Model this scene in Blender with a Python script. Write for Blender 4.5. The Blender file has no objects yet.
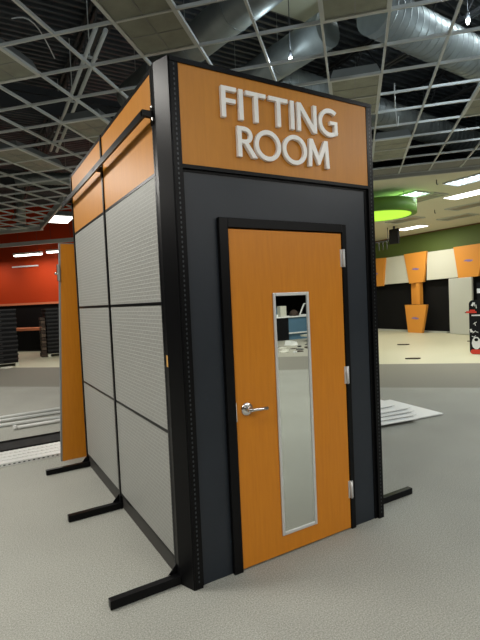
import bpy, bmesh, math, random
from mathutils import Vector, Matrix
random.seed(4)
S = bpy.context.scene
COL = S.collection
CX, CY, CZ = -1.3945, -2.4806, 1.709
TH = math.radians(45.5)
ca, sa = math.cos(TH), math.sin(TH)
def G(a, b, z=0.0):
    """the store's ceiling grid runs at about 45 degrees to the booth"""
    return Vector((CX + a*ca + b*sa, CY + a*sa - b*ca, z))

# ---------------------------------------------------------------- materials
def mat(name, col, rough=.6, metal=0.0, spec=.5, var=None, scale=8, stretch=(1, 1, 1), bump=0, bscale=80, emit=0, coat=0):
    m = bpy.data.materials.new(name); m.use_nodes = True
    nt = m.node_tree; b = nt.nodes['Principled BSDF']
    b.inputs['Base Color'].default_value = (*col, 1)
    b.inputs['Roughness'].default_value = rough
    b.inputs['Metallic'].default_value = metal
    b.inputs['Specular IOR Level'].default_value = spec
    b.inputs['Coat Weight'].default_value = coat
    tc = nt.nodes.new('ShaderNodeTexCoord'); mp = nt.nodes.new('ShaderNodeMapping')
    mp.inputs['Scale'].default_value = stretch
    nt.links.new(tc.outputs['Object'], mp.inputs['Vector'])
    if var:
        n = nt.nodes.new('ShaderNodeTexNoise'); n.inputs['Scale'].default_value = scale; n.inputs['Detail'].default_value = 5
        nt.links.new(mp.outputs['Vector'], n.inputs['Vector'])
        r = nt.nodes.new('ShaderNodeValToRGB'); r.color_ramp.elements[0].position = .3; r.color_ramp.elements[1].position = .7
        r.color_ramp.elements[0].color = (*var, 1); r.color_ramp.elements[1].color = (*col, 1)
        nt.links.new(n.outputs['Fac'], r.inputs['Fac']); nt.links.new(r.outputs['Color'], b.inputs['Base Color'])
    if bump:
        n = nt.nodes.new('ShaderNodeTexNoise'); n.inputs['Scale'].default_value = bscale
        nt.links.new(mp.outputs['Vector'], n.inputs['Vector'])
        bu = nt.nodes.new('ShaderNodeBump'); bu.inputs['Strength'].default_value = bump; bu.inputs['Distance'].default_value = .01
        nt.links.new(n.outputs['Fac'], bu.inputs['Height']); nt.links.new(bu.outputs['Normal'], b.inputs['Normal'])
    if emit:
        b.inputs['Emission Color'].default_value = (*col, 1); b.inputs['Emission Strength'].default_value = emit
    return m

WOOD = mat('orange_laminate', (.60, .215, .014), .36, spec=.32, var=(.55, .190, .012), scale=6, stretch=(9, 9, .7), bump=.02)
WOODL = mat("golden_maple_laminate", (.55, .220, .022), .40, spec=.32, var=(.50, .195, .019), scale=6, stretch=(9, 9, .7), bump=.02)
BLACK = mat('black_painted_metal', (.004, .004, .0045), .32, spec=.13)
BLACKP = mat('charcoal_panel', (.015, .020, .028), .40, spec=.4, var=(.012, .017, .024), scale=3)
SLOT = mat('slot_metal', (.035, .04, .045), .35, metal=.3)
CHROME = mat('satin_chrome', (.72, .70, .68), .25, metal=1)
ALU = mat('brushed_aluminium', (.70, .70, .69), .38, metal=.55)
MIRROR = mat('mirror_silver', (.80, .84, .80), .012, metal=1)
WHITE = mat('white_acrylic', (.90, .88, .85), .35)
WHITEB = mat('white_board', (.84, .85, .83), .5)
GRIDM = mat('grey_painted_tee', (.60, .63, .62), .5)
DECK = mat('dark_steel_deck', (.095, .110, .125), .38, metal=.3, var=(.05, .058, .066), scale=2)
STEEL = mat('dark_joist_steel', (.045, .047, .05), .5, metal=.3)
DUCT = mat('galvanised_duct', (.30, .33, .32), .45, metal=.6, var=(.22, .24, .235), scale=4)
INSUL = mat('pale_insulation', (.52, .53, .40), .8)
HOUS = mat('troffer_housing', (.26, .27, .26), .45, metal=.4)
LENS = mat('unlit_prismatic_lens', (.27, .29, .235), .4, var=(.19, .205, .165), scale=5, bump=.2, bscale=120)
LIT = mat('lit_lens', (1.0, .97, .90), .5, emit=6)
LITB = mat('lit_bluish_lens', (.72, .88, 1.0), .5, emit=3.5)
CEILW = mat('cream_ceiling_tile', (.62, .60, .47), .85)
GREEN = mat('olive_green_paint', (.085, .125, .022), .7)
GREEND = mat('leaf_green_drum', (.12, .26, .035), .6)
LIME = mat('lime_glowing_diffuser', (.50, .95, .06), .5, emit=.75)
RED = mat('red_orange_paint', (.56, .055, .010), .65, spec=.2)
ORTRIM = mat('salmon_trim', (.75, .25, .12), .5)
DARKW = mat('black_wall_paint', (.006, .006, .006), .8, spec=.15)
CREAMP = mat('cream_panel', (.58, .58, .49), .55)
GREYP = mat('pale_grey_panel', (.48, .49, .44), .35)
ORPAN = mat('orange_wall_panel', (.66, .27, .04), .5, spec=.3)
PURP = mat('purple_mark', (.22, .16, .38), .5)
CRATE = mat('black_plastic_crate', (.005, .005, .006), .6, spec=.2)
CRATE_RIM = mat('lighter_black_crate_rim', (.016, .016, .017), .45)  # rim set a little lighter than the crate body
BROWNC = mat('brown_cardboard', (.05, .032, .022), .8)
BLUEP = mat('slate_blue_laminate', (.10, .20, .29), .4)
DEBRIS = mat('white_debris', (.72, .71, .62), .7)
GASKET = mat('brass_brown_edge', (.20, .14, .06), .5)
RAILW = mat('white_enamelled_rail', (.66, .67, .64), .35)
YTAPE = mat('tan_label', (.60, .33, .08), .6)
REDP = mat('red_enamel', (.65, .04, .02), .4)
WHITEG = mat('white_print', (.75, .74, .74), .5)

def floor_material():
    m = bpy.data.materials.new('speckled_floor'); m.use_nodes = True
    nt = m.node_tree; b = nt.nodes['Principled BSDF']; L = nt.links.new
    tc = nt.nodes.new('ShaderNodeTexCoord')
    rot = nt.nodes.new('ShaderNodeMapping'); rot.vector_type = 'POINT'
    rot.inputs['Rotation'].default_value = (0, 0, -TH)
    sh = nt.nodes.new('ShaderNodeMapping'); sh.inputs['Location'].default_value = (-CX, -CY, 0)
    L(tc.outputs['Object'], sh.inputs['Vector']); L(sh.outputs['Vector'], rot.inputs['Vector'])
    sep = nt.nodes.new('ShaderNodeSeparateXYZ'); L(rot.outputs['Vector'], sep.inputs['Vector'])
    # a slow bow in the bands' edge
    n0 = nt.nodes.new('ShaderNodeTexNoise'); n0.inputs['Scale'].default_value = 260; n0.inputs['Detail'].default_value = 2
    L(tc.outputs['Object'], n0.inputs['Vector'])
    n1 = nt.nodes.new('ShaderNodeTexNoise'); n1.inputs['Scale'].default_value = 120; n1.inputs['Detail'].default_value = 10; n1.inputs['Roughness'].default_value = .75
    L(tc.outputs['Object'], n1.inputs['Vector'])
    n2 = nt.nodes.new('ShaderNodeTexNoise'); n2.inputs['Scale'].default_value = 1.1; n2.inputs['Detail'].default_value = 3
    L(tc.outputs['Object'], n2.inputs['Vector'])
    r1 = nt.nodes.new('ShaderNodeValToRGB'); e = r1.color_ramp.elements
    e[0].position = .38; e[0].color = (.19, .19, .158, 1); e[1].position = .64; e[1].color = (.47, .47, .42, 1)
    L(n1.outputs['Fac'], r1.inputs['Fac'])
    def mix(fac, c1, c2, typ='MIX'):
        x = nt.nodes.new('ShaderNodeMix'); x.data_type = 'RGBA'; x.blend_type = typ
        for s, v in ((0, fac), (6, c1), (7, c2)):
            if hasattr(v, 'is_output'): L(v, x.inputs[s])
            else: x.inputs[s].default_value = v
        return x.outputs[2]
    r2 = nt.nodes.new('ShaderNodeValToRGB'); r2.color_ramp.elements[0].position = .35; r2.color_ramp.elements[1].position = .65
    r2.color_ramp.elements[0].color = (.90, .90, .90, 1); r2.color_ramp.elements[1].color = (1, 1, 1, 1)
    L(n2.outputs['Fac'], r2.inputs['Fac'])
    carpet = mix(1.0, r1.outputs['Color'], r2.outputs['Color'], 'MULTIPLY')
    def step(src, at, w=.05):
        mr = nt.nodes.new('ShaderNodeMapRange'); mr.inputs['From Min'].default_value = at-w; mr.inputs['From Max'].default_value = at+w
        L(src, mr.inputs['Value']); return mr.outputs['Result']
    f1 = step(sep.outputs['X'], 8.75); f2 = step(sep.outputs['X'], 11.7, .03)
    c = mix(f1, carpet, (.19, .18, .145, 1))
    c = mix(f2, c, (.53, .51, .37, 1))
    # behind the camera the floor changes the same way again
    dt = nt.nodes.new('ShaderNodeVectorMath'); dt.operation = 'DOT_PRODUCT'; dt.inputs[1].default_value = (.6, -.8, 0)
    L(tc.outputs['Object'], dt.inputs[0])
    f3 = step(dt.outputs['Value'], 8.2); f4 = step(dt.outputs['Value'], 10.7)
    c = mix(f3, c, (.19, .18, .145, 1)); c = mix(f4, c, (.34, .33, .27, 1))
    L(c, b.inputs['Base Color'])
    rr = nt.nodes.new('ShaderNodeMapRange'); rr.inputs['To Min'].default_value = .75; rr.inputs['To Max'].default_value = .45
    L(f2, rr.inputs['Value']); L(rr.outputs['Result'], b.inputs['Roughness'])
    bu = nt.nodes.new('ShaderNodeBump'); bu.inputs['Strength'].default_value = .25; bu.inputs['Distance'].default_value = .004
    L(n0.outputs['Fac'], bu.inputs['Height']); L(bu.outputs['Normal'], b.inputs['Normal'])
    return m
FLOOR = floor_material()

def perforated():
    m = bpy.data.materials.new('perforated_grey_panel'); m.use_nodes = True
    nt = m.node_tree; b = nt.nodes['Principled BSDF']; L = nt.links.new
    tc = nt.nodes.new('ShaderNodeTexCoord'); sep = nt.nodes.new('ShaderNodeSeparateXYZ'); com = nt.nodes.new('ShaderNodeCombineXYZ')
    L(tc.outputs['Object'], sep.inputs['Vector']); L(sep.outputs['Y'], com.inputs['X']); L(sep.outputs['Z'], com.inputs['Y'])
    br = nt.nodes.new('ShaderNodeTexBrick'); br.offset = .5
    br.inputs['Scale'].default_value = 1; br.inputs['Brick Width'].default_value = .060; br.inputs['Row Height'].default_value = .026
    br.inputs['Mortar Size'].default_value = .0032; br.inputs['Mortar Smooth'].default_value = .4
    br.inputs['Color1'].default_value = (.275, .277, .252, 1); br.inputs['Color2'].default_value = (.285, .287, .262, 1); br.inputs['Mortar'].default_value = (.36, .362, .335, 1)
    L(com.outputs['Vector'], br.inputs['Vector']); L(br.outputs['Color'], b.inputs['Base Color'])
    bu = nt.nodes.new('ShaderNodeBump'); bu.inputs['Strength'].default_value = .35; bu.inputs['Distance'].default_value = .003
    L(br.outputs['Fac'], bu.inputs['Height']); L(bu.outputs['Normal'], b.inputs['Normal'])
    b.inputs['Roughness'].default_value = .45
    return m
PERF = perforated()

# ---------------------------------------------------------------- mesh helpers
class MB:
    def __init__(s): s.bm = bmesh.new()
    def _mi(s, fs, mi):
        for f in fs: f.material_index = mi
        return s
    def hexa(s, p, mi=0):
        v = [s.bm.verts.new(q) for q in p]
        fs = [s.bm.faces.new([v[i] for i in f]) for f in ((3,2,1,0),(4,5,6,7),(0,1,5,4),(1,2,6,5),(2,3,7,6),(3,0,4,7))]
        return s._mi(fs, mi)
    def box(s, x0, x1, y0, y1, z0, z1, mi=0):
        return s.hexa([(x0,y0,z0),(x1,y0,z0),(x1,y1,z0),(x0,y1,z0),(x0,y0,z1),(x1,y0,z1),(x1,y1,z1),(x0,y1,z1)], mi)
    def prism(s, pts, d, mi=0):
        """closed polygon of 3-D points swept by vector d"""
        d = Vector(d); a = [s.bm.verts.new(p) for p in pts]; b = [s.bm.verts.new(Vector(p)+d) for p in pts]
        n = len(pts); fs = [s.bm.faces.new(a[::-1]), s.bm.faces.new(b)]
        for i in range(n): fs.append(s.bm.faces.new([a[i], a[(i+1)%n], b[(i+1)%n], b[i]]))
        return s._mi(fs, mi)
    def bar(s, p, q, w, h, mi=0, up=(0, 0, 1)):
        p, q = Vector(p), Vector(q); d = (q-p).normalized(); u = Vector(up)
        if abs(d.dot(u)) > .95: u = Vector((0, 1, 0))
        r = d.cross(u).normalized(); u = r.cross(d)
        o = [-r*w/2-u*h/2, r*w/2-u*h/2, r*w/2+u*h/2, -r*w/2+u*h/2]
        v = [p+k for k in o]; w2 = [q+k for k in o]
        return s.hexa([v[0], v[1], v[2], v[3], w2[0], w2[1], w2[2], w2[3]], mi)
    def tube(s, pts, r, n=12, mi=0):
        pts = [Vector(p) for p in pts]; rings = []
        rr = r if isinstance(r, (list, tuple)) else [r]*len(pts)
        for i, p in enumerate(pts):
            d = (pts[min(i+1, len(pts)-1)] - pts[max(i-1, 0)]).normalized()
            u = Vector((0, 0, 1)) if abs(d.z) < .9 else Vector((1, 0, 0))
            a = d.cross(u).normalized(); b = a.cross(d)
            rings.append([s.bm.verts.new(p + (a*math.cos(t)+b*math.sin(t))*rr[i]) for t in [2*math.pi*k/n for k in range(n)]])
        fs = []
        for i in range(len(rings)-1):
            for k in range(n): fs.append(s.bm.faces.new([rings[i][k], rings[i][(k+1)%n], rings[i+1][(k+1)%n], rings[i+1][k]]))
        for f in fs: f.smooth = True
        fs += [s.bm.faces.new(rings[0][::-1]), s.bm.faces.new(rings[-1])]
        return s._mi(fs, mi)
    def build(s, name, mats, parent=None, origin=None, bevel=0, smooth=False):
        bmesh.ops.recalc_face_normals(s.bm, faces=s.bm.faces)
        if origin is not None: bmesh.ops.translate(s.bm, vec=-Vector(origin), verts=s.bm.verts)
        me = bpy.data.meshes.new(name); s.bm.to_mesh(me); s.bm.free()
        for m in (mats if isinstance(mats, (list, tuple)) else [mats]): me.materials.append(m)
        o = bpy.data.objects.new(name, me); COL.objects.link(o)
        if parent: o.parent = parent
        if origin is not None: o.location = origin
        if bevel:
            b = o.modifiers.new('edge', 'BEVEL'); b.width = bevel; b.segments = 2; b.limit_method = 'ANGLE'
        return o
def tag(o, label=None, cat=None, group=None, kind=None):
    for k, v in (('label', label), ('category', cat), ('group', group), ('kind', kind)):
        if v: o[k] = v
    return o
def thing(name, loc, label, cat, group=None, rz=0):
    o = bpy.data.objects.new(name, None); o.empty_display_size = .1; COL.objects.link(o)
    o.location = loc; o.rotation_euler.z = rz
    return tag(o, label, cat, group)
def copy_thing(o, loc=None, rz=None, label=None, group=None):
    r = o.copy(); COL.objects.link(r)
    for ch in o.children:
        c = ch.copy(); COL.objects.link(c); c.parent = r
        for g in ch.children:
            d = g.copy(); COL.objects.link(d); d.parent = c
    if loc is not None: r.location = loc
    if rz is not None: r.rotation_euler.z = rz
    if label: r['label'] = label
    if group: r['group'] = group
    return r

# ================================================================ THE SETTING
b = MB(); b.box(-14, 24, -24, 34, -.05, 0)
tag(b.build('floor', FLOOR), kind='structure')

# right-hand far wall, x = 15.5: black below, green above
b = MB(); b.box(15.5, 15.7, -24, 30, 0, 3.35)
tag(b.build('wall_right', DARKW), kind='structure')
b = MB(); b.box(15.46, 15.7, -24, 30, 3.35, 4.27).box(15.44, 15.47, -24, 30, 4.2, 4.27, 1)
tag(b.build('wall_right_upper', [GREEN, mat('brown_cornice', (.16, .06, .02), .6)]), kind='structure')
# red wall, far left
def wall_a(a0, a1, b0, b1, z0, z1):
    return [G(a0,b0,z0), G(a1,b0,z0), G(a1,b1,z0), G(a0,b1,z0), G(a0,b0,z1), G(a1,b0,z1), G(a1,b1,z1), G(a0,b1,z1)]
b = MB(); b.hexa(wall_a(17.3, 17.5, -24, -5, 1.95, 6.3)); 
tag(b.build('wall_back', RED), kind='structure')
b = MB(); b.hexa(wall_a(17.3, 17.5, -24, -5, 0, 1.95))
tag(b.build('wall_back_lower', DARKW), kind='structure')
b = MB(); b.hexa(wall_a(17.24, 17.3, -24, -5, 1.93, 2.02))
tag(b.build('trim_1', ORTRIM), kind='structure')
# the rest of the shell (dark)
for nm, bx_ in (('wall_left', (-14.2, -14, -24, 34)), ('wall_front', (-14, 24, -24.2, -24)), ('wall_far', (-14, 24, 34, 34.2)), ('wall_east', (24, 24.2, -24, 34))):
    b = MB(); b.box(*bx_, 0, 6.3); tag(b.build(nm, DARKW), kind='structure')

# corrugated metal deck: ribs run along x
b = MB()
prof = []; y = -24.0
while y < 34:
    prof += [(y, 6.15), (y+.05, 6.15), (y+.07, 6.23), (y+.13, 6.23)]; y += .15
vs = [[b.bm.verts.new((x, p[0], p[1])) for p in prof] for x in (-14, 24)]
for i in range(len(prof)-1): b.bm.faces.new([vs[0][i], vs[0][i+1], vs[1][i+1], vs[1][i]])
b.box(-14.2, 24.2, -24.2, 34.2, 6.30, 6.36)
deck = tag(b.build('ceiling_deck', DECK), kind='structure')

# open-web joists running along y, under the deck
def joist(x, y0, y1):
    m = MB()
    for dx in (-.045, .045):
        m.box(x+dx-.02, x+dx+.02, y0, y1, 6.08, 6.13); m.box(x+dx-.02, x+dx+.02, y0, y1, 5.52, 5.56)
    y = y0; k = 0
    while y < y1-.35:
        p, q = (x, y, 5.54), (x, y+.38, 6.10)
        if k % 2: p, q = (x, y, 6.10), (x, y+.38, 5.54)
        m.bar(p, q, .022, .022); y += .38; k += 1
    return m.build('roof_joist', STEEL)
for i, x in enumerate((-4.6, -2.6, .45, 4.9, 7.1, 9.3, 11.5)):
    tag(joist(x, -6, 19), 'dark open-web steel joist under the corrugated roof deck', 'joist', 'roof joists above the grid')
b = MB()
for yy in (6.2, 11.5): b.box(-14, 5, yy-.08, yy+.08, 5.4, 5.5).box(-14, 5, yy-.01, yy+.01, 5.1, 5.5)
tag(b.build('roof_beam', STEEL), kind='structure')
# bright twin conduit left of the booth, running along y
m = MB(); m.tube([(.12, 3.2, 5.05), (.30, 8.0, 5.05)], .028, 10).tube([(.24, 3.2, 5.05), (.42, 8.0, 5.05)], .028, 10)
for yy in (4, 5.5, 7): m.bar((.16+(yy-3.2)*.0375-.08, yy, 5.1), (.16+(yy-3.2)*.0375+.14, yy, 5.1), .04, .02).bar((.2+(yy-3.2)*.0375, yy, 5.1), (.2+(yy-3.2)*.0375, yy, 6.12), .012, .012)
tag(m.build('conduit_pair', GRIDM), 'pair of pale parallel conduits seen through the grid left of the booth', 'pipe')

# ---------------------------------------------------------------- suspended grid (2 ft squares at 45 degrees)
SP = .61; A0 = 3.91; B0 = -.217
EDGE = 10.66
def inside(p):
    d = p - Vector((CX, CY, p.z)); a = d.x*ca + d.y*sa
    return a < EDGE+.01 or (a < 12.80 and p.x < .72 )
b = MB(); W, H = .023, .034
rows = range(-22, 16); cols = range(-30, 17)
for r in rows:                       # bars across (constant a)
    a = A0 + r*SP
    run = None
    for c in list(cols):
        p = G(a, B0+(c+.5)*SP, 4.27); ok = inside(p) and a <= 12.80
        if ok and run is None: run = c
        if (not ok or c == cols[-1]) and run is not None:
            b.bar(G(a, B0+run*SP, 4.27+H/2-.004), G(a, B0+c*SP, 4.27+H/2-.004), W*.85, H*.9); run = None
for c in cols:                       # main tees (constant b)
    bb = B0 + c*SP; run = None
    for r in list(rows)+[99]:
        ok = r != 99 and inside(G(A0+(r+.5)*SP, bb, 4.27)) and (A0+(r+1)*SP <= 12.80)
        if ok and run is None: run = r
        if not ok and run is not None:
            b.bar(G(A0+run*SP, bb, 4.27+H/2), G(A0+r*SP, bb, 4.27+H/2), W, H); run = None
        
tag(b.build('ceiling_grid', GRIDM), kind='structure')
# edge mouldings of the grid
b = MB(); b.hexa(wall_a(EDGE-.02, EDGE+.04, -1.2, 12, 4.20, 4.36))
b.hexa(wall_a(12.78, 12.86, -19, -9.55, 4.22, 4.42))
p, q = Vector((.72, 13.35, 4.32)), Vector((.72, 9.1, 4.32)); b.bar(p, q, .05, .20)
tag(b.build('trim_2', mat('grey_edge_moulding', (.42, .43, .41), .5)), kind='structure')
# grey filler tiles in the grid's last row on the right
m = MB()
for c in range(-2, 14):
    m.hexa(wall_a(A0+10*SP+.02, A0+11*SP-.02, B0+c*SP+.02, B0+(c+1)*SP-.02, 4.285, 4.30))
tag(m.build('ceiling_edge_tiles', mat('grey_ceiling_tile', (.20, .20, .19), .8)), kind='structure')

# cream ceiling beyond the grid on the right
b = MB()
P = [G(EDGE+.04, -1.2, 4.24), G(EDGE+.04, 14, 4.24), Vector((15.5, CY-2, 4.24)), Vector((15.5, 20, 4.24)), Vector((5.2, 20, 4.24))]
P = [G(EDGE+.04, -2.2, 4.24), G(EDGE+.04, 12, 4.24), Vector((24, -3, 4.24)), Vector((24, 24, 4.24)), Vector((5.4, 24, 4.24))]
b.prism(P, (0, 0, .02))
tag(b.build('ceiling', CEILW), kind='structure')

# ---------------------------------------------------------------- lights (troffers)
def troffer(kind, label, group=None, loc=(0,0,4.27), rz=0):
    """1.2 m along local x, .6 m along local y; the lens sits just below the housing"""
    t = thing('troffer_light', loc, label, 'ceiling light', group, rz)
    m = MB()
    m.hexa([(-.60,-.295,.03),(.60,-.295,.03),(.60,.295,.03),(-.60,.295,.03),(-.56,-.25,.15),(.56,-.25,.15),(.56,.25,.15),(-.56,.25,.15)])
    m.build('housing', HOUS, t)
    m = MB()
    for x0, x1, y0, y1 in ((-.605,.605,-.30,-.275),(-.605,.605,.275,.30),(-.605,-.58,-.275,.275),(.58,.605,-.275,.275)): m.box(x0,x1,y0,y1,0,.035)
    m.build('frame', GRIDM, t)
    if kind == 'louvre':
        m = MB(); m.box(-.58,.58,-.275,.275,.022,.03); m.build('diffuser', LITB, t)
        m = MB()
        for i in range(1, 8): m.box(-.58+i*1.16/8-.012, -.58+i*1.16/8+.012, -.275, .275, -.003, .022)
        for j in (1, 2): m.box(-.58,.58,-.275+j*.55/3-.010,-.275+j*.55/3+.010,-.003,.022)
        m.build('louvre', WHITEB, t)
    elif kind == 'lit':
        m = MB(); m.box(-.58,.58,-.275,.275,.004,.02); m.build('diffuser', LIT, t)
    else:
        m = MB(); m.box(-.58,.58,-.275,.275,.012,.024); m.build('diffuser', LENS, t)
        m = MB()
        for i in (1, 2, 3): m.box(-.58+i*1.16/4-.006, -.58+i*1.16/4+.006, -.275, .275, .008, .013)
        m.box(-.58,.58,-.006,.006,.008,.013)
        m.build('divider', HOUS, t)
    return t
def lamp(loc, energy, sx, sy, rz=0, col=(1, .965, .90), name='troffer_lamp'):
    l = bpy.data.lights.new(name, 'AREA'); l.shape = 'RECTANGLE'; l.size = sx; l.size_y = sy; l.energy = energy; l.color = col
    o = bpy.data.objects.new(name, l); COL.objects.link(o); o.location = loc; o.rotation_euler.z = rz
    return o
def cell(r, c, dr=2, dc=1): return G(A0+(r+dr/2)*SP, B0+(c+dc/2)*SP, 4.268)
un = troffer('unlit', 'large unlit ceiling light panel in the grid just above the booth corner', None, cell(-1, -3), TH)
for r, c, lb in ((-1, -6, 'unlit ceiling light panel cut by the left edge of the picture, nearest one there'),
                 (2.85, -6.2, 'unlit ceiling light panel directly left of the booth top edge'),
                 (3.6, -9.3, 'unlit ceiling light panel at the left edge, further back and lower in the picture'),
                 (3, 0, 'unlit ceiling light panel just above the right end of the sign board'),
                 (-1, 0, 'unlit ceiling light panel at the very top of the picture, right of centre'),
                 (7, 1, 'unlit ceiling light panel right of the booth, furthest back in the open grid'),
                 (4, 3, 'unlit ceiling light panel cut by the right edge of the picture')):
    r_, c_ = round(r), round(c)
    copy_thing(un, cell(r_, c_), TH, lb)
# right, cream ceiling: long side along y
lou = troffer('louvre', 'bluish louvred ceiling light, nearest in the cream ceiling on the right', None, (8.62, 3.85, 4.208), math.pi/2)
copy_thing(lou, (8.6, 5.80, 4.208), math.pi/2, 'bluish louvred ceiling light just behind the green drum')
lit = troffer('lit', 'bright white ceiling light at the right edge, larger of the two lit in cream ceiling', None, (10.12, 4.95, 4.222), math.pi/2)
copy_thing(lit, (13.65, 9.65, 4.222), math.pi/2, 'small bright white ceiling light beside the hanging black speaker, near the green wall')
lit_r = copy_thing(lit, (1.15, 12.15, 4.36), math.pi/2, 'glaring white ceiling light beside the far top left corner of the booth')
un2 = troffer('unlit', 'dark ceiling light recess beside the bluish louvred one, behind the green drum', None, (9.25, 5.75, 4.208), math.pi/2)
for (x, y, lb) in ((11.70, 6.0, 'unlit ceiling light at the right edge, just behind the bright one'),
                   (13.2, 7.4, 'unlit ceiling light at the right edge, last before the green wall'),
                   (11.75, 8.4, 'unlit ceiling light under the green drum, before the small bright one')):
    copy_thing(un2, (x, y, 4.208), math.pi/2, lb)
# unseen troffers added for brightness behind the camera and left, matching the rail's shadow
for i, (x, y, e) in enumerate(((-2.75, 1.5, 125), (-2.9, -1.8, 66), (.9, -4.6, 76), (4.2, -3.2, 90), (-1.8, -6.5, 66), (4.6, -8.6, 170), (-6.5, 4.0, 110), (-6.0, 9.0, 110), (9.0, -10.4, 170), (-2.7, 6.6, 110))):
    copy_thing(lit, (x, y, 4.268), TH, 'bright unseen ceiling light added outside the picture', 'added ceiling lights outside the picture')
    lamp((x, y, 4.262), e, 1.15, .55, TH)
# lamps of the lit fixtures in view, then of four added unseen ones
for (x, y, e, c) in ((8.62, 3.85, 45, (.85, .94, 1)), (8.6, 5.8, 30, (.85, .94, 1)), (10.12, 4.95, 90, (1, .97, .86)), (13.65, 9.65, 90, (1, .96, .82)),
                     (1.15, 12.15, 80, (1, .97, .9)), (13.0, 3.0, 90, (1, .96, .84)), (11.0, 1.0, 80, (1, .96, .84)), (10.5, 12.5, 90, (1, .96, .82)), (7.2, 9.5, 80, (1, .96, .82))):
    lamp((x, y, 4.205), e, .55, 1.15, 0, c)
for (x, y) in ((13.0, 3.0), (11.0, 1.0), (10.5, 12.5), (7.2, 9.5)):
    copy_thing(lit, (x, y, 4.222), math.pi/2, 'bright unseen ceiling light added outside the picture', 'added ceiling lights outside the picture')

# hanging fluorescent strips in front of the red wall
def strip(loc, L, label, group=None):
    t = thing('strip_light', loc, label, 'strip light', group, TH-math.pi/2)
    m = MB(); m.box(-L/2, L/2, -.09, .09, .05, .12); m.build('housing', WHITEB, t)
    m = MB()
    for dy in (-.045, .045): m.tube([(-L/2+.02, dy, .02), (L/2-.02, dy, .02)], .026, 10)
    m.build('fluorescent_tube', LIT, t)
    m = MB()
    for dx in (-L/2+.2, L/2-.2): m.tube([(dx, 0, .12), (dx, 0, 2.2)], .006, 6)
    m.build('hanger', STEEL, t); return t
s1 = strip(G(16.3, -12.9, 3.93), 1.3, 'white strip light before the red wall, left one of the pair')
copy_thing(s1, G(16.3, -11.35, 3.97), None, 'white strip light before the red wall, right one of the pair')
for bb in (-12.9, -11.35, -15.5, -9.5): lamp(G(16.3, bb, 3.9), 22, 1.2, .15, TH-math.pi/2, (1, .93, .85))
m = MB(); m.hexa(wall_a(15.15, 15.25, -19, -9, 4.17, 4.31))
for bb in (-17, -13.6, -10): m.hexa(wall_a(15.19, 15.21, bb, bb+.02, 4.3, 6.1))
tag(m.build('ceiling_rail', GRIDM), 'long grey horizontal rail hanging in front of the upper red wall', 'rail')
m = MB(); m.hexa(wall_a(17.24, 17.3, -14.5, -13.2, 3.58, 3.64))
tag(m.build('wall_bar', WHITEB), 'thin pale horizontal bar fixed on the red wall', 'bar')

# ---------------------------------------------------------------- ducts
def duct(name, pts, r, label, seam=.18, mats=DUCT, n=28):
    m = MB(); m.tube(pts, r, n)
    # raised seams around the duct
    for i in range(len(pts)-1):
        p, q = Vector(pts[i]), Vector(pts[i+1]); L = (q-p).length; d = (q-p)/L; k = seam
        while k < L:
            m.tube([p+d*(k-.008), p+d*(k+.008)], r+.007, n); k += seam
    p, q = Vector(pts[0]), Vector(pts[-1])
    for f in (.3, .62, .94):                      # rods that carry it from the deck
        k = p.lerp(q, f); m.tube([(k.x, k.y, k.z+r*.9), (k.x, k.y, 6.14)], .006, 6)
    return tag(m.build(name, mats), label, 'duct')
duct('air_duct', [(1.86, .6, 5.2), (1.14, 5.2, 5.2)], .23, 'grey round duct above the grid, nearest the booth corner', .9)
duct('air_duct', [(2.87, 2.18, 5.2), (2.5, 5.4, 5.2)], .23, 'grey round duct above the grid over the middle of the sign', .9)
duct('air_duct', [(3.15, 1.66, 5.22), (9.6, 2.08, 5.22)], .27, 'big shiny ribbed duct crossing the top right corner of the picture', .13)
duct('air_duct', [(2.99, 3.65, 5.2), (9.8, 4.3, 5.2)], .27, 'shiny ribbed duct partly seen just over the sign board', .16)
# unseen high-bay lamps added above the grid to light ducts and deck
for i, (x, y) in enumerate(((-3.6, -1.6), (1.2, -2.2), (5.6, -2.4), (10.2, -2.0))):
    t = thing('added_high_bay_lamp', (x, y, 5.50), 'unseen bell-shaped lamp added high under the deck, outside the picture', 'lamp', 'added high lamps outside the picture')
    m = MB(); m.tube([(0, 0, 0), (0, 0, .12), (0, 0, .26), (0, 0, .36)], [.22, .20, .10, .05], 24); m.build('shade', DUCT, t)
    m = MB(); m.tube([(0, 0, -.02), (0, 0, .0)], .19, 24); m.build('diffuser', LITB, t)
    m = MB(); m.tube([(0, 0, .36), (0, 0, .64)], .008, 6); m.build('hanger', STEEL, t)
    l = bpy.data.lights.new('high_bay_fill', 'POINT'); l.energy = 55; l.color = (.78, .91, 1); l.shadow_soft_size = .1
    lo = bpy.data.objects.new('high_bay_fill', l); COL.objects.link(lo); lo.location = (x, y, 5.34)
# unseen strip lights added above the grid for the big duct's long highlight
for x in (4.45, 6.0, 7.55):
    o = copy_thing(s1, (x, .85, 5.85), 0, 'unseen strip light added beside the big duct, outside the picture', 'added strip lights beside the big duct')
    for ch in list(o.children):
        if ch.name.startswith('hanger'): bpy.data.objects.remove(ch)
    for dx in (-.4, .4):
        m = MB(); m.tube([(dx, 0, .12), (dx, 0, .30)], .006, 6); m.build('hanger', STEEL, o)
    l = lamp((x, .85, 5.83), 34, 1.25, .12, 0, (.78, .91, 1))
duct('flexible_duct', [(-.15, 10.4, 4.95), (.35, 10.1, 5.0), (.85, 9.8, 4.95), (1.6, 9.5, 5.0)], .15, 'pale flexible duct lying level above the grid at far left', .09, DUCT, 16)
t = thing('air_diffuser', (.24, 13.9, 4.30), 'vertical pale duct dropping to a round diffuser at far left', 'air diffuser')
m = MB(); m.tube([(0, 0, .12), (0, 0, 1.5)], .14, 16); m.build('drop_duct', DUCT, t)
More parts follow.
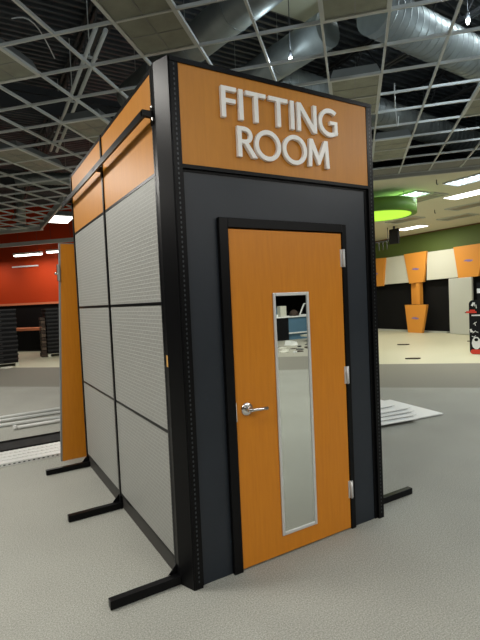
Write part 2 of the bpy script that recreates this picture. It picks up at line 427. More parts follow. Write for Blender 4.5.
m = MB(); m.tube([(0, 0, 0), (0, 0, .06), (0, 0, .14)], [.34, .30, .14], 20); m.build('grille', GRIDM, t)
m = MB(); m.box(2.45, 3.25, 1.2, 2.9, 5.72, 6.10); m.box(2.42, 3.28, 1.17, 2.93, 6.08, 6.13)
tag(m.build('air_plenum', INSUL, bevel=.01), 'pale insulated box above the grid at the top centre of the picture', 'air handling box')
m = MB(); p = [G(4.55, -.12, 4.30), G(4.60, .42, 4.30), G(4.98, .38, 4.52), G(4.93, -.10, 4.52)]
m.prism(p, (0, 0, .018)); tag(m.build('ceiling_tile', INSUL), 'loose cream ceiling tile tilted up in the open grid at the top', 'ceiling tile')
# hanging lamps high in the deck
for (x, y, z, lb) in ((2.30, 2.26, 4.75, 'tiny white spot lamp above the grid over the sign board'), (3.71, .78, 4.80, 'tiny white spot lamp hanging at the top right corner')):
    t = thing('spot_lamp', (x, y, z), lb, 'lamp')
    m = MB(); m.tube([(0, 0, -.06), (0, 0, -.03), (0, 0, .0)], [.012, .024, .02], 12); m.build('bulb', LIT, t)
    m = MB(); m.tube([(0, 0, 0), (0, 0, .07)], [.028, .02], 12).tube([(0, 0, .07), (0, 0, 1.37)], .005, 6); m.build('holder', STEEL, t)
    l = bpy.data.lights.new('spot_bulb', 'POINT'); l.energy = 14; l.color = (.75, .9, 1); l.shadow_soft_size = .05; lo = bpy.data.objects.new('spot_bulb', l); COL.objects.link(lo); lo.location = (x-.08, y-.1, z-.08)
# thin cables sagging in the open grid
for i, (p, q, s) in enumerate((((-.9, 2.2, 4.35), (-.45, 2.75, 4.35), .16), ((3.3, 1.5, 4.3), (3.6, 1.75, 4.3), -.22), ((3.9, 2.0, 4.3), (4.2, 2.2, 4.3), -.2))):
    p, q = Vector(p), Vector(q); m = MB()
    m.tube([p.lerp(q, k/8) + Vector((0, 0, s*math.sin(math.pi*k/8))) for k in range(9)], .006, 6)
    tag(m.build('cable', GRIDM), ('loose pale cable arching above the grid at the top left', 'loose cable loop hanging beside the unlit panel over the sign', 'second loose cable loop right of the sign, lower one')[i], 'cable')

# ================================================================ THE FITTING ROOM BOOTH
XS, XR = -.385, 1.255
YB = 2.66
booth = thing('fitting_room', (0, 0, 0), 'free-standing fitting room booth with an orange door and a white lettered sign', 'booth')
m = MB()
m.prism([(-.388,.150,0), (-.388,.105,0), (-.343,-.012,0), (-.335,-.012,0), (-.335,.15,0)], (0, 0, 3.115))
m.build('corner_post', BLACK, booth, bevel=.004)
def slotted(x0, x1, y0, y1, z0, z1, axis, sides, cols=2):
    m = MB(); m.box(x0, x1, y0, y1, z0, z1)
    m2 = m
    z = z0+.04
    while z < z1-.03:
        for k in range(cols):
            f = (k+.5)/cols
            if axis == 'y':                      # slots on the face that looks to -y
                xm = x0+(x1-x0)*f; m.box(xm-.004, xm+.004, y0-.0015, y0+.001, z, z+.012, 1)
            else:
                ym = y0+(y1-y0)*f; xx = x0 if sides < 0 else x1
                m.box(xx-.0015, xx+.0015, ym-.004, ym+.004, z, z+.012, 1)
        z += .028
    return m
slotted(-.335, -.283, -.012, .045, 0, 3.10, 'y', 1, 1).build('slotted_upright', [BLACK, SLOT], booth)
slotted(1.205, 1.257, -.012, .045, 0, 3.10, 'y', 1, 1).build('slotted_upright', [BLACK, SLOT], booth)
# front: charcoal board with the door opening, header board, rails
m = MB(); m.box(-.283, -.06, .012, .045, 0, 2.5).box(.975, 1.205, .012, .045, 0, 2.5).box(-.06, .975, .012, .045, 2.21, 2.5)
m.build('front_panel', BLACKP, booth)
m = MB(); m.box(-.283, -.270, .008, .012, 0, 2.49).box(1.180, 1.205, .006, .012, 0, 2.49).box(-.270, 1.180, .006, .012, 2.475, 2.49)
m.build('dark_panel_edge', BLACK, booth)  # black strips darken the panel's left, right and top margins
m = MB(); m.box(-.283, 1.205, -.012, .04, 2.49, 2.512); m.build('sign_rail', BLACK, booth)
m = MB(); m.box(-.335, 1.257, -.016, .05, 3.085, 3.112); m.build('top_rail', BLACK, booth)
m = MB(); m.box(-.281, 1.203, -.008, .035, 2.513, 3.085); header = m.build('sign_board', WOODL, booth)

# raised letters
def letter(ch, polys, x, z):
    m = MB()
    for i, pl in enumerate(polys): m.prism([(x+u, -.0081, z+v) for u, v in pl], (0, -.022-.0012*(i+1), 0))
    return m
T_ = .030
def ring(cx, cz, rx, rz_, t, a0=0, a1=360, n=40):
    out = []; A = [math.radians(a0+(a1-a0)*i/n) for i in range(n+1)]
    for i in range(n):
        a, c = A[i], A[i+1]
        out.append([(cx+rx*math.cos(a), cz+rz_*math.sin(a)), (cx+rx*math.cos(c), cz+rz_*math.sin(c)),
                    (cx+(rx-t)*math.cos(c), cz+(rz_-t)*math.sin(c)), (cx+(rx-t)*math.cos(a), cz+(rz_-t)*math.sin(a))])
    return out
def R4(x0, x1, z0, z1): return [(x0, z0), (x1, z0), (x1, z1), (x0, z1)]
def ribbon(m, x, z, cx, cz, rx, rz_, t, a0, a1, n=44):
    """a closed or open ring as one watertight strip"""
    closed = abs(a1-a0) >= 360; A = [math.radians(a0+(a1-a0)*i/n) for i in range(n if closed else n+1)]
    V = []
    for a in A:
        V.append([m.bm.verts.new((x+cx+r1*math.cos(a), yy, z+cz+r2*math.sin(a))) for (r1, r2, yy) in ((rx, rz_, -.0085), (rx, rz_, -.0305), (rx-t, rz_-t, -.0305), (rx-t, rz_-t, -.0085))])
    N = len(V)
    for i in range(N if closed else N-1):
        p, q = V[i], V[(i+1) % N]
        for k in range(4): m.bm.faces.new([p[k], q[k], q[(k+1)%4], p[(k+1)%4]])
    if not closed: m.bm.faces.new(V[0]); m.bm.faces.new(V[-1][::-1])
Hh = .185
def put(name, x, z, polys=(), rings=(), label=None):
    x += .004
    m = letter(name, polys, x, z)
    for r in rings: ribbon(m, x, z, *r)
    o = m.build('letter', WHITE, header); o['label'] = label or ('raised white letter '+name)
    return o
Z1, Z2 = 2.816, 2.592
Fw = .105
put('F', -.022, Z1, [R4(0,T_,0,Hh), R4(T_,Fw,Hh-.026,Hh), R4(T_,.098,.088,.113)])
put('I', .101, Z1, [R4(0,T_,0,Hh)])
put('T', .150, Z1, [R4(0,.150,Hh-.026,Hh), R4(.060,.090,0,Hh-.026)])
put('T', .322, Z1, [R4(0,.150,Hh-.026,Hh), R4(.060,.090,0,Hh-.026)])
put('I', .493, Z1, [R4(0,T_,0,Hh)])
put('N', .547, Z1, [[(0,0),(0,Hh),(.033,Hh),(.137,.048),(.137,Hh),(.166,Hh),(.166,0),(.134,0),(.029,.138),(.029,0)]])
put('G', .733, Z1, [R4(.098,.165,.080,.104), R4(.137,.165,.012,.080)], [(.098,Hh/2,.100,.096,.029,52,318)])
put('R', .080, Z2, [R4(0,T_,0,Hh), R4(T_,.055,Hh-.026,Hh), R4(T_,.055,.082,.106), [(.045,.084),(.078,.084),(.142,0),(.105,0)]], [(.055,.1335,.055,.0515,.026,-90,90)])
put('O', .206, Z2, (), [(.100,Hh/2,.100,.097,.028,0,360)])
put('O', .420, Z2, (), [(.100,Hh/2,.100,.097,.028,0,360)])
put('M', .630, Z2, [[(0,0),(.012,Hh),(.042,Hh),(.0925,.078),(.143,Hh),(.173,Hh),(.185,0),(.156,0),(.149,.118),(.100,.018),(.085,.018),(.036,.118),(.029,0)]])

# door frame
m = MB(); m.box(-.066, -.004, -.016, .05, 0, 2.218).box(.928, .972, -.008, .05, 0, 2.218).box(-.004, .928, -.014, .05, 2.16, 2.218)
m.box(-.004, .012, .038, .05, 0, 2.16).box(.916, .928, .038, .05, 0, 2.16)
m.build('door_frame', BLACK, booth, bevel=.003)
# door
D = MB(); MX0, MX1, MZ0, MZ1 = .309, .606, .135, 1.748
D.box(.002, .922, -.004, .036, .012, 2.152)
door = D.build('door', WOOD, booth, bevel=.002)
door['label'] = 'orange door'
m = MB(); fw = .021
m.box(MX0, MX0+fw, -.013, -.004, MZ0, MZ1).box(MX1-fw, MX1, -.013, -.004, MZ0, MZ1)
m.box(MX0+fw, MX1-fw, -.013, -.004, MZ0, MZ0+fw).box(MX0+fw, MX1-fw, -.013, -.004, MZ1-fw, MZ1)
m.build('mirror_frame', ALU, door, bevel=.003)
m = MB(); m.box(MX0+fw, MX1-fw, -.0065, -.0042, MZ0+fw, MZ1-fw); m.build('mirror', MIRROR, door)
m = MB(); hx, hz = .078, 1.024
m.tube([(hx, -.004, hz), (hx, -.012, hz), (hx, -.016, hz)], [.042, .041, .030], 32).tube([(hx, -.014, hz), (hx, -.048, hz), (hx, -.056, hz)], [.016, .015, .012], 20)
m.tube([(hx-.006, -.050, hz), (hx+.03, -.054, hz-.001), (hx+.085, -.052, hz-.004), (hx+.128, -.050, hz-.006)], [.014, .011, .010, .0115], 16)
m.build('lever_handle', CHROME, door)
m = MB(); m.box(-.003, .002, -.012, -.003, .955, 1.075); m.build('latch_plate', CHROME, door)
for z0 in (1.915, 1.075, .235):
    m = MB(); m.tube([(.928, -.016, z0), (.928, -.016, z0+.125)], .0085, 12).box(.908, .928, -.0085, -.004, z0, z0+.125).box(.928, .944, -.0165, -.012, z0, z0+.125)
    m.build('hinge', ALU, door)

# side walls
PY = (.158, 1.375, 2.64)
def side(x_out, sgn):
    """x_out: outer face; sgn -1 for the left wall, +1 for the right one"""
    xi = x_out - sgn*.045
    x0, x1 = min(x_out, xi), max(x_out, xi)
    for i, y in enumerate(PY):
        w = .018 if i else .012
        z1 = 3.11
        slotted(x0-.004, x1+.004, y-w, y+w, 0, z1, 'x', sgn, 1).build('slotted_upright', [BLACK, SLOT], booth)
    for i in (0, 1):
        ya, yb = PY[i]+.018, PY[i+1]-.018
        for (z0, z1, mt, nm) in ((2.498, 3.085, WOODL, 'laminate_panel'), (1.722, 2.478, PERF, 'perforated_panel'), (.928, 1.702, PERF, 'perforated_panel'), (.135, .910, PERF, 'perforated_panel')):
            m = MB(); m.box(x0+.006, x1-.006, ya+.002, yb-.002, z0, z1); m.build(nm, mt, booth)
        m = MB()
        for (z0, z1) in ((3.085, 3.11), (2.478, 2.498), (1.702, 1.722), (.910, .928), (.118, .135)): m.box(x0+.003, x1-.003, ya-.002, yb+.002, z0, z1)
        m.build('cross_rail', BLACK, booth)
side(XS, -1); side(XR, 1)
for x0, x1 in ((XS+.016, XS+.03), (XR-.03, XR-.016)):
    m = MB(); m.box(x0, x1, .16, 2.63, 0, .12); m.build('kick_plate', mat('dark_kick_plate', (.035, .032, .028), .6) if x0 < 0 else BLACK, booth)
# back
m = MB(); m.box(XS+.045, XR-.045, 2.63, 2.655, .118, 3.10); m.build('back_panel', BLACKP, booth)
# feet with small gussets
for i, y in enumerate((.115, 1.375, 2.60)):
    for sgn, x in ((-1, XS), (1, XR)):
        yy = y if sgn < 0 else (.155, 1.375, 2.6)[i]
        xe = -.81 if sgn < 0 else 1.76
        a, c = min(x-sgn*.03, xe), max(x-sgn*.03, xe)
        m = MB(); m.box(a, c, yy-.024, yy+.024, .004, .054)
        m.build('foot', BLACK, booth, bevel=.003)
        m = MB(); m.prism([(x, yy+.024, .05), (x+sgn*.06, yy+.024, .054), (x, yy+.024, .115)], (0, .004, 0))
        m.build('gusset', BLACK, booth)
# hang rail along the outside of the left wall
m = MB(); m.box(-.452, -.437, .15, 2.86, 2.805, 2.852); m.build('hang_rail', BLACK, booth)
for y in (.16, 1.375, 2.64):
    m = MB(); m.box(-.452, XS, y-.016, y+.016, 2.815, 2.85).box(-.392, -.388, y-.02, y+.02, 2.77, 2.88)
    if y < 1: m.tube([(-.395, y-.018, 2.80), (-.395, y-.026, 2.80)], .009, 10, 1).tube([(-.395, y-.018, 2.87), (-.395, y-.026, 2.87)], .009, 10, 1)
    m.build('rail_bracket', [BLACK, CHROME], booth)
m = MB(); m.box(-.3885, -.3875, .108, .13, 1.33, 1.40); m.build('tan_sticker', YTAPE, booth)

# ================================================================ LEFT SIDE
# spare door leaf standing behind the booth's far corner
t = thing('door_leaf', (-.60, 2.96, 0), 'orange door leaf with grey edge standing upright behind the booth', 'door')
m = MB(); m.hexa([(.01,0,.0),(.92,.0,.0),(.92,.045,.0),(.01,.045,.0),(.13,.02,2.43),(1.04,.02,2.43),(1.04,.065,2.43),(.13,.065,2.43)]); m.build('slab', WOOD, t)
m = MB(); m.hexa([(-.006,0,.0),(.01,-.001,.0),(.01,.046,.0),(-.006,.045,.0),(.114,.02,2.43),(.13,.019,2.43),(.13,.066,2.43),(.114,.065,2.43)]); m.hexa([(-.006,0,2.43),(1.03,0,2.43),(1.03,.066,2.43),(-.006,.066,2.43)] and [(.114,.019,2.43),(1.04,.019,2.43),(1.04,.066,2.43),(.114,.066,2.43),(.114,.019,2.44),(1.04,.019,2.44),(1.04,.066,2.44),(.114,.066,2.44)])
m.build('edge_band', HOUS, t)
m = MB(); m.box(.078, .100, .002, .05, 2.02, 2.20).tube([(.082, .02, 2.10), (.05, .02, 2.10)], .014, 10); m.build('latch', CHROME, t)

# white ribbed rails and a black tray lying on the floor
def ribrail(label, loc, L, rz):
    t = thing('ribbed_rail', loc, label, 'rail', 'white ribbed rails on the floor at left', rz)
    m = MB(); m.box(0, L, -.055, .055, 0, .035)
    x = .03
    while x < L-.03: m.box(x, x+.012, -.05, .05, .035, .039); m.box(x+.0, x+.022, -.0565, -.055, .012, .022, 1); x += .05
    m.build('body', [RAILW, BLACK], t); return t
rb = ribrail('white ribbed rail on the floor at left, nearest of the four', (-2.9, 3.25, 0), 3.35, math.radians(-.5))
for i, lb in enumerate(('second', 'third', 'last')):
    copy_thing(rb, (-2.9-.03*i, 3.375+.125*i, 0), math.radians(-.5), 'white ribbed rail on the floor at left, %s from the front of four' % lb)
m = MB(); m.box(-3.1, .45, 3.76, 4.20, 0, .01).box(-3.1, .45, 3.76, 3.772, .01, .03).box(-3.1, .45, 4.188, 4.20, .01, .03)
tray = tag(m.build('metal_tray', mat('scuffed_black_tray', (.022, .021, .020), .7, spec=.2, var=(.008, .008, .008), scale=9)), 'long black scuffed tray on the floor behind the white ribbed rails', 'tray')
for i, (x0, y0, x1, y1, lb) in enumerate(((-.95, 4.84, .3, 4.86, 'white pole on the floor at left, nearest of four'), (-2.6, 5.28, .3, 5.02, 'white pole on the floor at left, second of four'),
                                          (-2.8, 5.44, .2, 5.46, 'white pole on the floor at left, third of four'), (-3.0, 5.60, .3, 5.76, 'white pole on the floor at left, farthest of four'))):
    m = MB(); m.tube([(x0, y0, .028), (x1, y1, .028)], .026, 12)
    d = (Vector((x1, y1, 0))-Vector((x0, y0, 0))).normalized()
    m.tube([Vector((x0, y0, .034)), Vector((x0, y0, .034))+d*.05], .034, 12)
    tag(m.build('metal_pole', RAILW), lb, 'pole')

# stacks of black crates on pallets before the red wall
def stack(x0, x1, y0, y1, n, h, where, tilt=0):
    t = thing('pallet', ((x0+x1)/2, (y0+y1)/2, 0), 'pale wooden pallet under the %s stack of black crates' % where, 'pallet')
    w, d = (x1-x0)/2, (y1-y0)/2; m = MB()
    for k in range(5): yy = -d+k*2*d/5+.02; m.box(-w, w, yy, yy+.14, .09, .112)
    m.build('deck_board', CREAMP, t)
    m = MB()
    for xx in (-w, -.05, w-.1): m.box(xx, xx+.1, -d, d, 0, .09)
    m.build('block', CREAMP, t)
    c0 = None
    for k in range(n):
        z = .115 + k*h
        if c0 is None:
            c = thing('crate', (0, 0, z), '', 'crate')
            q = MB(); q.box(-w+.01, w-.01, -d+.01, d-.01, 0, h*.62); q.build('body', CRATE, c)
            q = MB(); q.box(-w-.005, w+.005, -d-.005, d+.005, h*.66, h-.006); q.box(-w*.3, w*.3, -d-.012, -d-.004, h*.2, h*.5); q.build('rim', CRATE_RIM, c)
            c0 = c
        else: c = copy_thing(c0)
        c.location = ((x0+x1)/2+random.uniform(-.012, .012), (y0+y1)/2+random.uniform(-.012, .012), z)
        nth = ('topmost', 'second from the top', 'third from the top', 'fourth from the top', 'fifth from the top', 'sixth from the top', 'sixth from the bottom', 'fifth from the bottom', 'fourth from the bottom', 'third from the bottom', 'second from the bottom', 'lowest')[n-1-k]
        c['label'] = 'black crate in the %s stack before the red wall, %s' % (where, nth); c['group'] = 'black crates in the %s stack' % where
stack(-1.35, -.15, 13.25, 14.3, 12, .138, 'left')
stack(.95, 2.1, 15.15, 16.2, 12, .135, 'right')
# brown bundle beside the right stack
m = MB()
for k in range(11): m.box(.78+.01*(k % 2), .93, 15.25, 15.75, .14+k*.118, .14+k*.118+.095, k % 2)
m.box(.76, .94, 15.22, 15.8, 0, .13, 0)
tag(m.build('cardboard_bundle', [BROWNC, mat('pale_cardboard', (.12, .085, .06), .8)]), 'brown tied bundle of cardboard against the right crate stack', 'bundle')
# black counter with salmon edge against the red wall
t = thing('counter', G(16.6, -13.6, 0), 'low black counter with a salmon top edge between the crate stacks', 'counter', None, TH-math.pi/2)
m = MB(); m.box(-2.2, 2.2, -.3, .5, .05, .86); m.build('cabinet', DARKW, t)
m = MB(); m.box(-2.25, 2.25, -.34, .5, .86, .96); m.build('top_edge', ORTRIM, t)
m = MB(); m.box(-2.2, 2.2, -.26, .5, 0, .05); m.build('plinth', STEEL, t)
random.seed(8)
PLACED = []
def scrap(x, y, s, z=0, label='', group=None, m_=DEBRIS, nm='scrap'):
    if any((x-u)**2+(y-v)**2 < (s+q)**2 for u, v, q in PLACED): return
    PLACED.append((x, y, s))
    m = MB(); n = random.randint(4, 6); a0 = random.random()*6
    m.prism([(s*random.uniform(.6, 1)*math.cos(a0+k*6.283/n), s*random.uniform(.6, 1)*math.sin(a0+k*6.283/n), 0) for k in range(n)], (0, 0, random.uniform(.01, .05)))
    o = m.build(nm, m_); o.location = (x, y, z); return tag(o, label, 'debris', group)
for k in range(22):
    a = random.uniform(11.6, 15.8); 
    bb = (-10.3 + (a-11.6)*-.85) + random.uniform(-1.0, .9)
    p = G(a, bb)
    if (13.1 < p.y < 14.5 and p.x < .1) or (15 < p.y < 16.4 and p.x > .6): continue
    scrap(p.x, p.y, random.uniform(.05, .2), 0, 'pale scrap of packing on the floor before the crate stacks', 'scraps before the crate stacks')

# ================================================================ RIGHT SIDE
# stack of white boards
def board(label, corner, z, rz, L=1.25, Wd=.95, group='stacked white boards'):
    t = tag(MB().box(-L, 0, 0, Wd, .012, .027).box(-L+.02, -.03, .025, Wd-.03, 0, .012, 1).build('white_board', [WHITEB, STEEL]), label, 'board', group)  # dark box under each board stands in for the shaded gap
    t.location = (corner[0], corner[1], z); t.rotation_euler.z = rz; return t
order = ('lowest', 'second from the bottom', 'third from the bottom', 'fourth from the bottom', 'fifth from the bottom', 'topmost')
for k, (cx_, cy_, rz) in enumerate(((4.17, 1.57, -7), (3.62, 1.55, -9), (3.68, 1.62, -10), (3.74, 1.70, -8), (3.76, 1.78, -5), (3.62, 1.93, -4))):
    o = board('white board lying right of the booth, %s of the stack' % order[k], (cx_, cy_), (0, .028, .056, .084, .112, .140)[k], math.radians(rz), 1.3, (1.05, .9, .9, .9, .85, .8)[k])
# skateboard-like black display stand at the right edge
t = thing('display_stand', (10.06, 5.00, 0), 'tall black display board with white scribbles cut by the right edge', 'display')
m = MB(); pr = []
def rr(x0, x1, z0, z1, r, n=5):
    o = []
    for (cx_, cz_, a) in ((x1-r, z1-r, 0), (x0+r, z1-r, 90), (x0+r, z0+r, 180), (x1-r, z0+r, 270)):
        for k in range(n+1): t_ = math.radians(a+90*k/n); o.append((cx_+r*math.cos(t_), cz_+r*math.sin(t_)))
    return o
def face_box(m, pts, y_off, th, mi=0):
    return m.prism([(p[0], y_off, p[1]) for p in pts], (0, th, 0), mi)
face_box(m, rr(0, .62, .0, 1.44, .10), 0, .06); m.build('panel', CRATE, t)
m = MB(); face_box(m, rr(.02, .60, .01, .13, .05), -.006, .006); m.build('red_base', REDP, t)
m = MB(); face_box(m, [(.16+.11*math.cos(k*.628), .30+.17*math.sin(k*.628)) for k in range(10)], -.006, .006); m.build('white_emblem', WHITEG, t)
m = MB(); face_box(m, [(.16+.05*math.cos(k*.785), .39+.045*math.sin(k*.785)) for k in range(8)], -.009, .004); m.build('dark_emblem', DARKW, t)
m = MB()
random.seed(3)
for (x, z, w, h, a) in ((.06,1.02,.22,.035,0), (.05,1.30,.05,.10,-.5), (.13,1.28,.015,.10,0), (.10,.80,.10,.015,.6), (.14,.76,.015,.09,.2), (.04,.64,.07,.018,-.8), (.03,.58,.05,.09,.3), (.08,.56,.10,.015,.7), (.15,.60,.06,.015,-.4), (.05,.48,.09,.015,-.5), (.12,.46,.05,.015,.8), (.17,1.22,.015,.1,.1), (.3,1.2,.12,.02,.3), (.32,.8,.1,.02,-.6), (.28,.62,.14,.02,.4)):
    c_, s_ = math.cos(a), math.sin(a)
    face_box(m, [(x+u*c_-v*s_, z+u*s_+v*c_) for u, v in ((0,0),(w,0),(w,h),(0,h))], -.004, .004)
m.build('white_scribble', WHITEG, t)
m = MB(); m.box(-.07, .18, -.03, 0, 1.10, 1.15).box(.02, .14, -.03, 0, 1.13, 1.19); m.build('red_clip', REDP, t)
m = MB(); m.box(-.10, 0, .0, .02, 1.10, 1.125).box(-.06, 0, .0, .02, .34, .36).box(.2, .62, .0, .06, 1.44, 1.9); m.box(.2, .45, -.01, 0, 1.62, 1.74, 1); m.build('top_panel', [CRATE, WHITEG], t)
t.rotation_euler.z = math.radians(-62)

# cream and orange panels on the right-hand wall
def xpoly(x, pts, d): 
    return [(x, p[0], p[1]) for p in pts], (d, 0, 0)
def wallpanel(name, x, pts, mt, label, cat, mark=None, d=.05, group=None):
    d = .2 if mt is CREAMP else .1 if d == .05 else d
    m = MB(); P, dd = xpoly(x, pts, d); m.prism(P, dd)
    o = m.build(name, mt); tag(o, label, cat, group)
    if mark:
        y, z, w = mark; q = MB()
        for k, (dy, dz, ww, hh) in enumerate(((0, 0, w, .035), (.03, .03, w*.55, .03), (-.05, -.028, w*.5, .02))):
            q.box(x-.008, x, y+dy-ww/2, y+dy+ww/2, z+dz-hh/2, z+dz+hh/2)
        q.build('purple_mark', PURP, o)
    return o
XW = 15.15
wallpanel('wall_panel', XW+.1, [(13.4,3.38),(12.36,3.36),(11.13+1.2,2.16),(13.4,2.10)], CREAMP, 'cream wall panel mostly hidden behind the booth edge', 'wall panel')
wallpanel('wall_panel', XW+.1, [(12.36,3.36),(11.22,3.37),(11.12,2.17),(12.34,2.15)], CREAMP, 'cream wall panel between the two left orange tapered panels', 'wall panel')
wallpanel('wall_panel', XW+.1, [(10.2,3.37),(8.85,3.38),(8.75,2.24),(10.25,2.21)], CREAMP, 'cream wall panel between the upper centre and right orange panels', 'wall panel')
wallpanel('tapered_panel', XW, [(13.6,3.40),(12.38,3.36),(12.55,2.08),(13.4,2.08)], ORPAN, 'orange tapered panel beside the booth edge, half hidden', 'wall panel', (12.95, 2.68, .26))
wallpanel('tapered_panel', XW, [(11.31,3.40),(10.16,3.42),(10.33,2.14),(11.07,2.11)], ORPAN, 'upper orange tapered panel above the short orange post', 'wall panel', (10.72, 2.71, .34))
wallpanel('tapered_panel', XW, [(8.92,3.42),(7.62,3.43),(7.92,2.22),(8.74,2.20)], ORPAN, 'orange tapered panel at the right edge of the picture', 'wall panel', (8.3, 2.84, .36))
wallpanel('tapered_panel', XW-.25, [(11.13,1.195),(10.02,1.19),(10.28,.005),(11.0,.005)], ORPAN, 'lower orange tapered panel standing on the floor', 'wall panel', (10.6, .62, .36), .12)
m = MB(); m.box(XW+.16, XW+.26, 10.60, 11.10, 1.2, 2.14).box(XW-.06, XW+.16, 10.50, 10.68, 1.2, 2.10)
tag(m.build('orange_post', ORPAN), 'short orange post joining the upper and lower orange tapered panels', 'post')
m = MB(); m.box(XW-.1, XW, 8.12, 9.10, .005, 2.20)
tag(m.build('wardrobe_panel', GREYP, bevel=.02), 'tall pale grey panel standing before the black wall at right', 'wall panel')
# black fabric edge and low pale skirting
m = MB(); m.box(15.3, 15.5, 9.4, 14, 0, .06); tag(m.build('baseboard_right', GREYP), kind='structure')
# small dark flat pieces on the pale floor
for (px, py, lb) in ((10.9, 7.9, 'small dark piece on the pale floor below the orange panel'), (8.4, 5.5, 'small dark piece on the pale floor near the carpet edge')):
    m = MB(); m.prism([(-.16,-.03,0),(.1,-.08,0),(.2,.0,0),(.02,.06,0),(-.18,.04,0)], (0,0,.03)); o = m.build('dark_piece', BROWNC); o.location = (px, py, 0); o.rotation_euler.z = -.6; tag(o, lb, 'debris')
# green drum
t = thing('hanging_drum', (7.95, 6.05, 3.74), 'green round drum with a glowing lime underside hanging from the ceiling', 'hanging drum')
m = MB(); m.tube([(0,0,0), (0,0,.31)], .92, 56); m.build('band', GREEND, t)
m = MB(); m.tube([(0,0,-.012), (0,0,0)], .78, 56); m.build('diffuser', LIME, t)
m = MB()
for a in (2.1, 3.6, 4.9): m.tube([(.7*math.cos(a), .7*math.sin(a), .31), (.7*math.cos(a), .7*math.sin(a), .50)], .008, 6)
m.build('hanger', STEEL, t)
# hanging speaker and pipe rack in front of the green wall
t = thing('hanging_speaker', (12.6, 9.60, 3.58), 'black box hanging under the cream ceiling before the green wall', 'speaker')
m = MB(); m.box(-.05, .05, -.21, .21, 0, .56); m.build('cabinet', CRATE, t, bevel=.01)
m = MB(); m.box(-.03, .03, -.03, .03, .56, .66); m.build('bracket', STEEL, t)
m = MB(); m.box(12.58, 12.62, 9.88, 11.2, 3.72, 3.76)
for y in (9.95, 10.15, 10.35, 10.65, 10.95): m.box(12.59, 12.61, y, y+.02, 3.42, 3.72)
for y in (9.9, 11.1): m.box(12.59, 12.61, y, y+.02, 3.76, 4.24)
tag(m.build('pipe_rack', STEEL), 'thin dark rack of pipes left of the hanging black box', 'rack')
# small hooks under the cream ceiling
for (x, y, lb) in ((7.9, 4.3, 'small dark hook under the cream ceiling by the open grid'), (11.2, 6.8, 'small dark hook under the cream ceiling near the drum')):
    m = MB(); m.tube([(0,0,.0), (0,0,-.08), (.02,.0,-.11), (.05,0,-.09)], .01, 8); o = m.build('ceiling_hook', STEEL); o.location = (x, y, 4.238); tag(o, lb, 'hook')

# ================================================================ BEHIND THE CAMERA (seen in the door's mirror)
t = thing('counter', (9.0, -12.8, 0), 'blue and black service counter reflected in the door mirror', 'counter')
m = MB(); m.box(0, .86, -.6, 0, .0, .92); m.build('black_bay', CRATE, t)
m = MB(); m.box(.86, 4.2, -.6, -.02, .30, .90); m.build('blue_front', BLUEP, t)
m = MB(); m.box(.86, 4.2, -.6, -.06, 0, .25); m.build('blue_plinth', BLUEP, t)
m = MB(); m.box(-.02, 4.2, -.64, .03, .92, .97).box(.86, 4.2, -.6, .02, .25, .30); m.build('worktop', WHITEB, t)
m = MB(); m.box(8.6, 9.95, -13.8, -13.7, 0, 1.33); tag(m.build('blue_screen', BLUEP), 'low blue screen behind the counter in the mirror', 'screen')
m = MB(); m.box(9.55, 9.85, -13.15, -12.9, .97, 1.40); tag(m.build('cream_box', CREAMP, bevel=.01), 'cream box on the counter in the mirror', 'box')
m = MB(); m.box(9.12, 9.38, -13.1, -12.85, .97, 1.07); tag(m.build('paper_pile', WHITEB), 'white papers on the counter in the mirror', 'papers')
m = MB(); m.tube([(10.3, -13, .97), (10.3, -13, 1.15), (10.3, -13, 1.22)], [.22, .16, .05], 10); tag(m.build('brown_bag', BROWNC), 'brown bag on the counter in the mirror', 'bag')
m = MB(); m.bar((10.6, -13, .99), (10.85, -13, 1.45), .04, .04).bar((10.6, -13, 1.0), (10.95, -13, .99), .04, .04).bar((10.85, -13, 1.45), (10.95, -13, 1.45), .04, .04)
tag(m.build('white_stand', WHITEB), 'bent white stand on the counter in the mirror', 'stand')
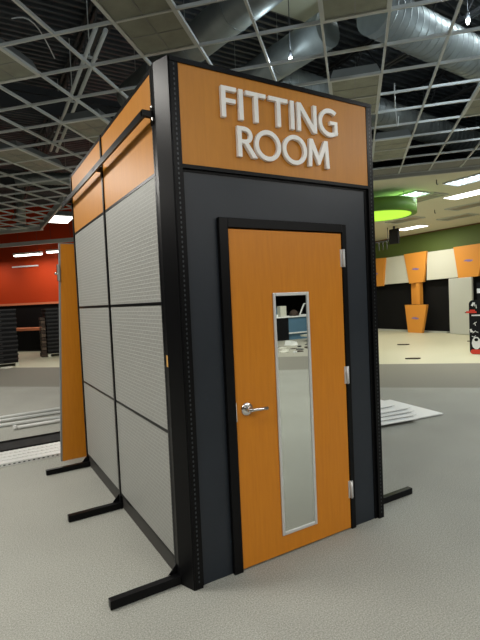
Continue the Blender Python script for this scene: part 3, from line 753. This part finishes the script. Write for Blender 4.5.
random.seed(12); PLACED += [(8.65, -11.1, .36), (10.1, -11.6, .4)]
for k in range(60):
    d = random.uniform(9.0, 11.2); f = random.uniform(-.9, 1.2)
    x = 7.9 + (d-9.8)*.8 + f*.8; y = -d + f*.5
    o = scrap(x, y, random.uniform(.08, .28), 0, 'pale rubbish on the floor seen in the door mirror', 'rubbish seen in the mirror', random.choice((DEBRIS, BROWNC, BROWNC, WHITEB, STEEL)))
m = MB(); m.prism([(8.45,-11.2,0),(8.7,-11.1,0),(8.7,-11.15,.12),(8.5,-11.2,.17)], (.12, .22, 0)); tag(m.build('foam_block', WHITEB), 'crumpled white foam on the floor at left in the mirror', 'foam')
m = MB(); m.box(9.75, 10.5, -11.9, -11.2, .2, .26).box(10.0, 10.2, -11.7, -11.5, 0, .2); tag(m.build('low_table', CREAMP), 'low cream table on the floor in the mirror', 'table')

# ================================================================ world, camera, colour
w = bpy.data.worlds.new('World'); S.world = w; w.use_nodes = True
w.node_tree.nodes['Background'].inputs[0].default_value = (.5, .5, .5, 1); w.node_tree.nodes['Background'].inputs[1].default_value = .05
cam = bpy.data.cameras.new('camera'); co = bpy.data.objects.new('camera', cam); COL.objects.link(co)
yaw, pitch, roll = -.53045768, -.04227840, -.04506984
fwd = Vector((-math.sin(yaw)*math.cos(pitch), math.cos(yaw)*math.cos(pitch), math.sin(pitch)))
r0 = Vector((math.cos(yaw), math.sin(yaw), 0)); u0 = r0.cross(fwd)
r_ = r0*math.cos(roll)+u0*math.sin(roll); u_ = -r0*math.sin(roll)+u0*math.cos(roll)
M = Matrix((r_, u_, -fwd)).transposed().to_4x4(); M.translation = (CX, CY, CZ); co.matrix_world = M
cam.sensor_fit = 'VERTICAL'; cam.sensor_height = 24; cam.lens = 460.775/640*24; cam.clip_end = 200; cam.clip_start = .05
S.camera = co
S.view_settings.view_transform = 'Standard'; S.view_settings.look = 'None'; S.view_settings.gamma = 1; S.view_settings.use_curve_mapping = False
S.view_settings.exposure = 0.0
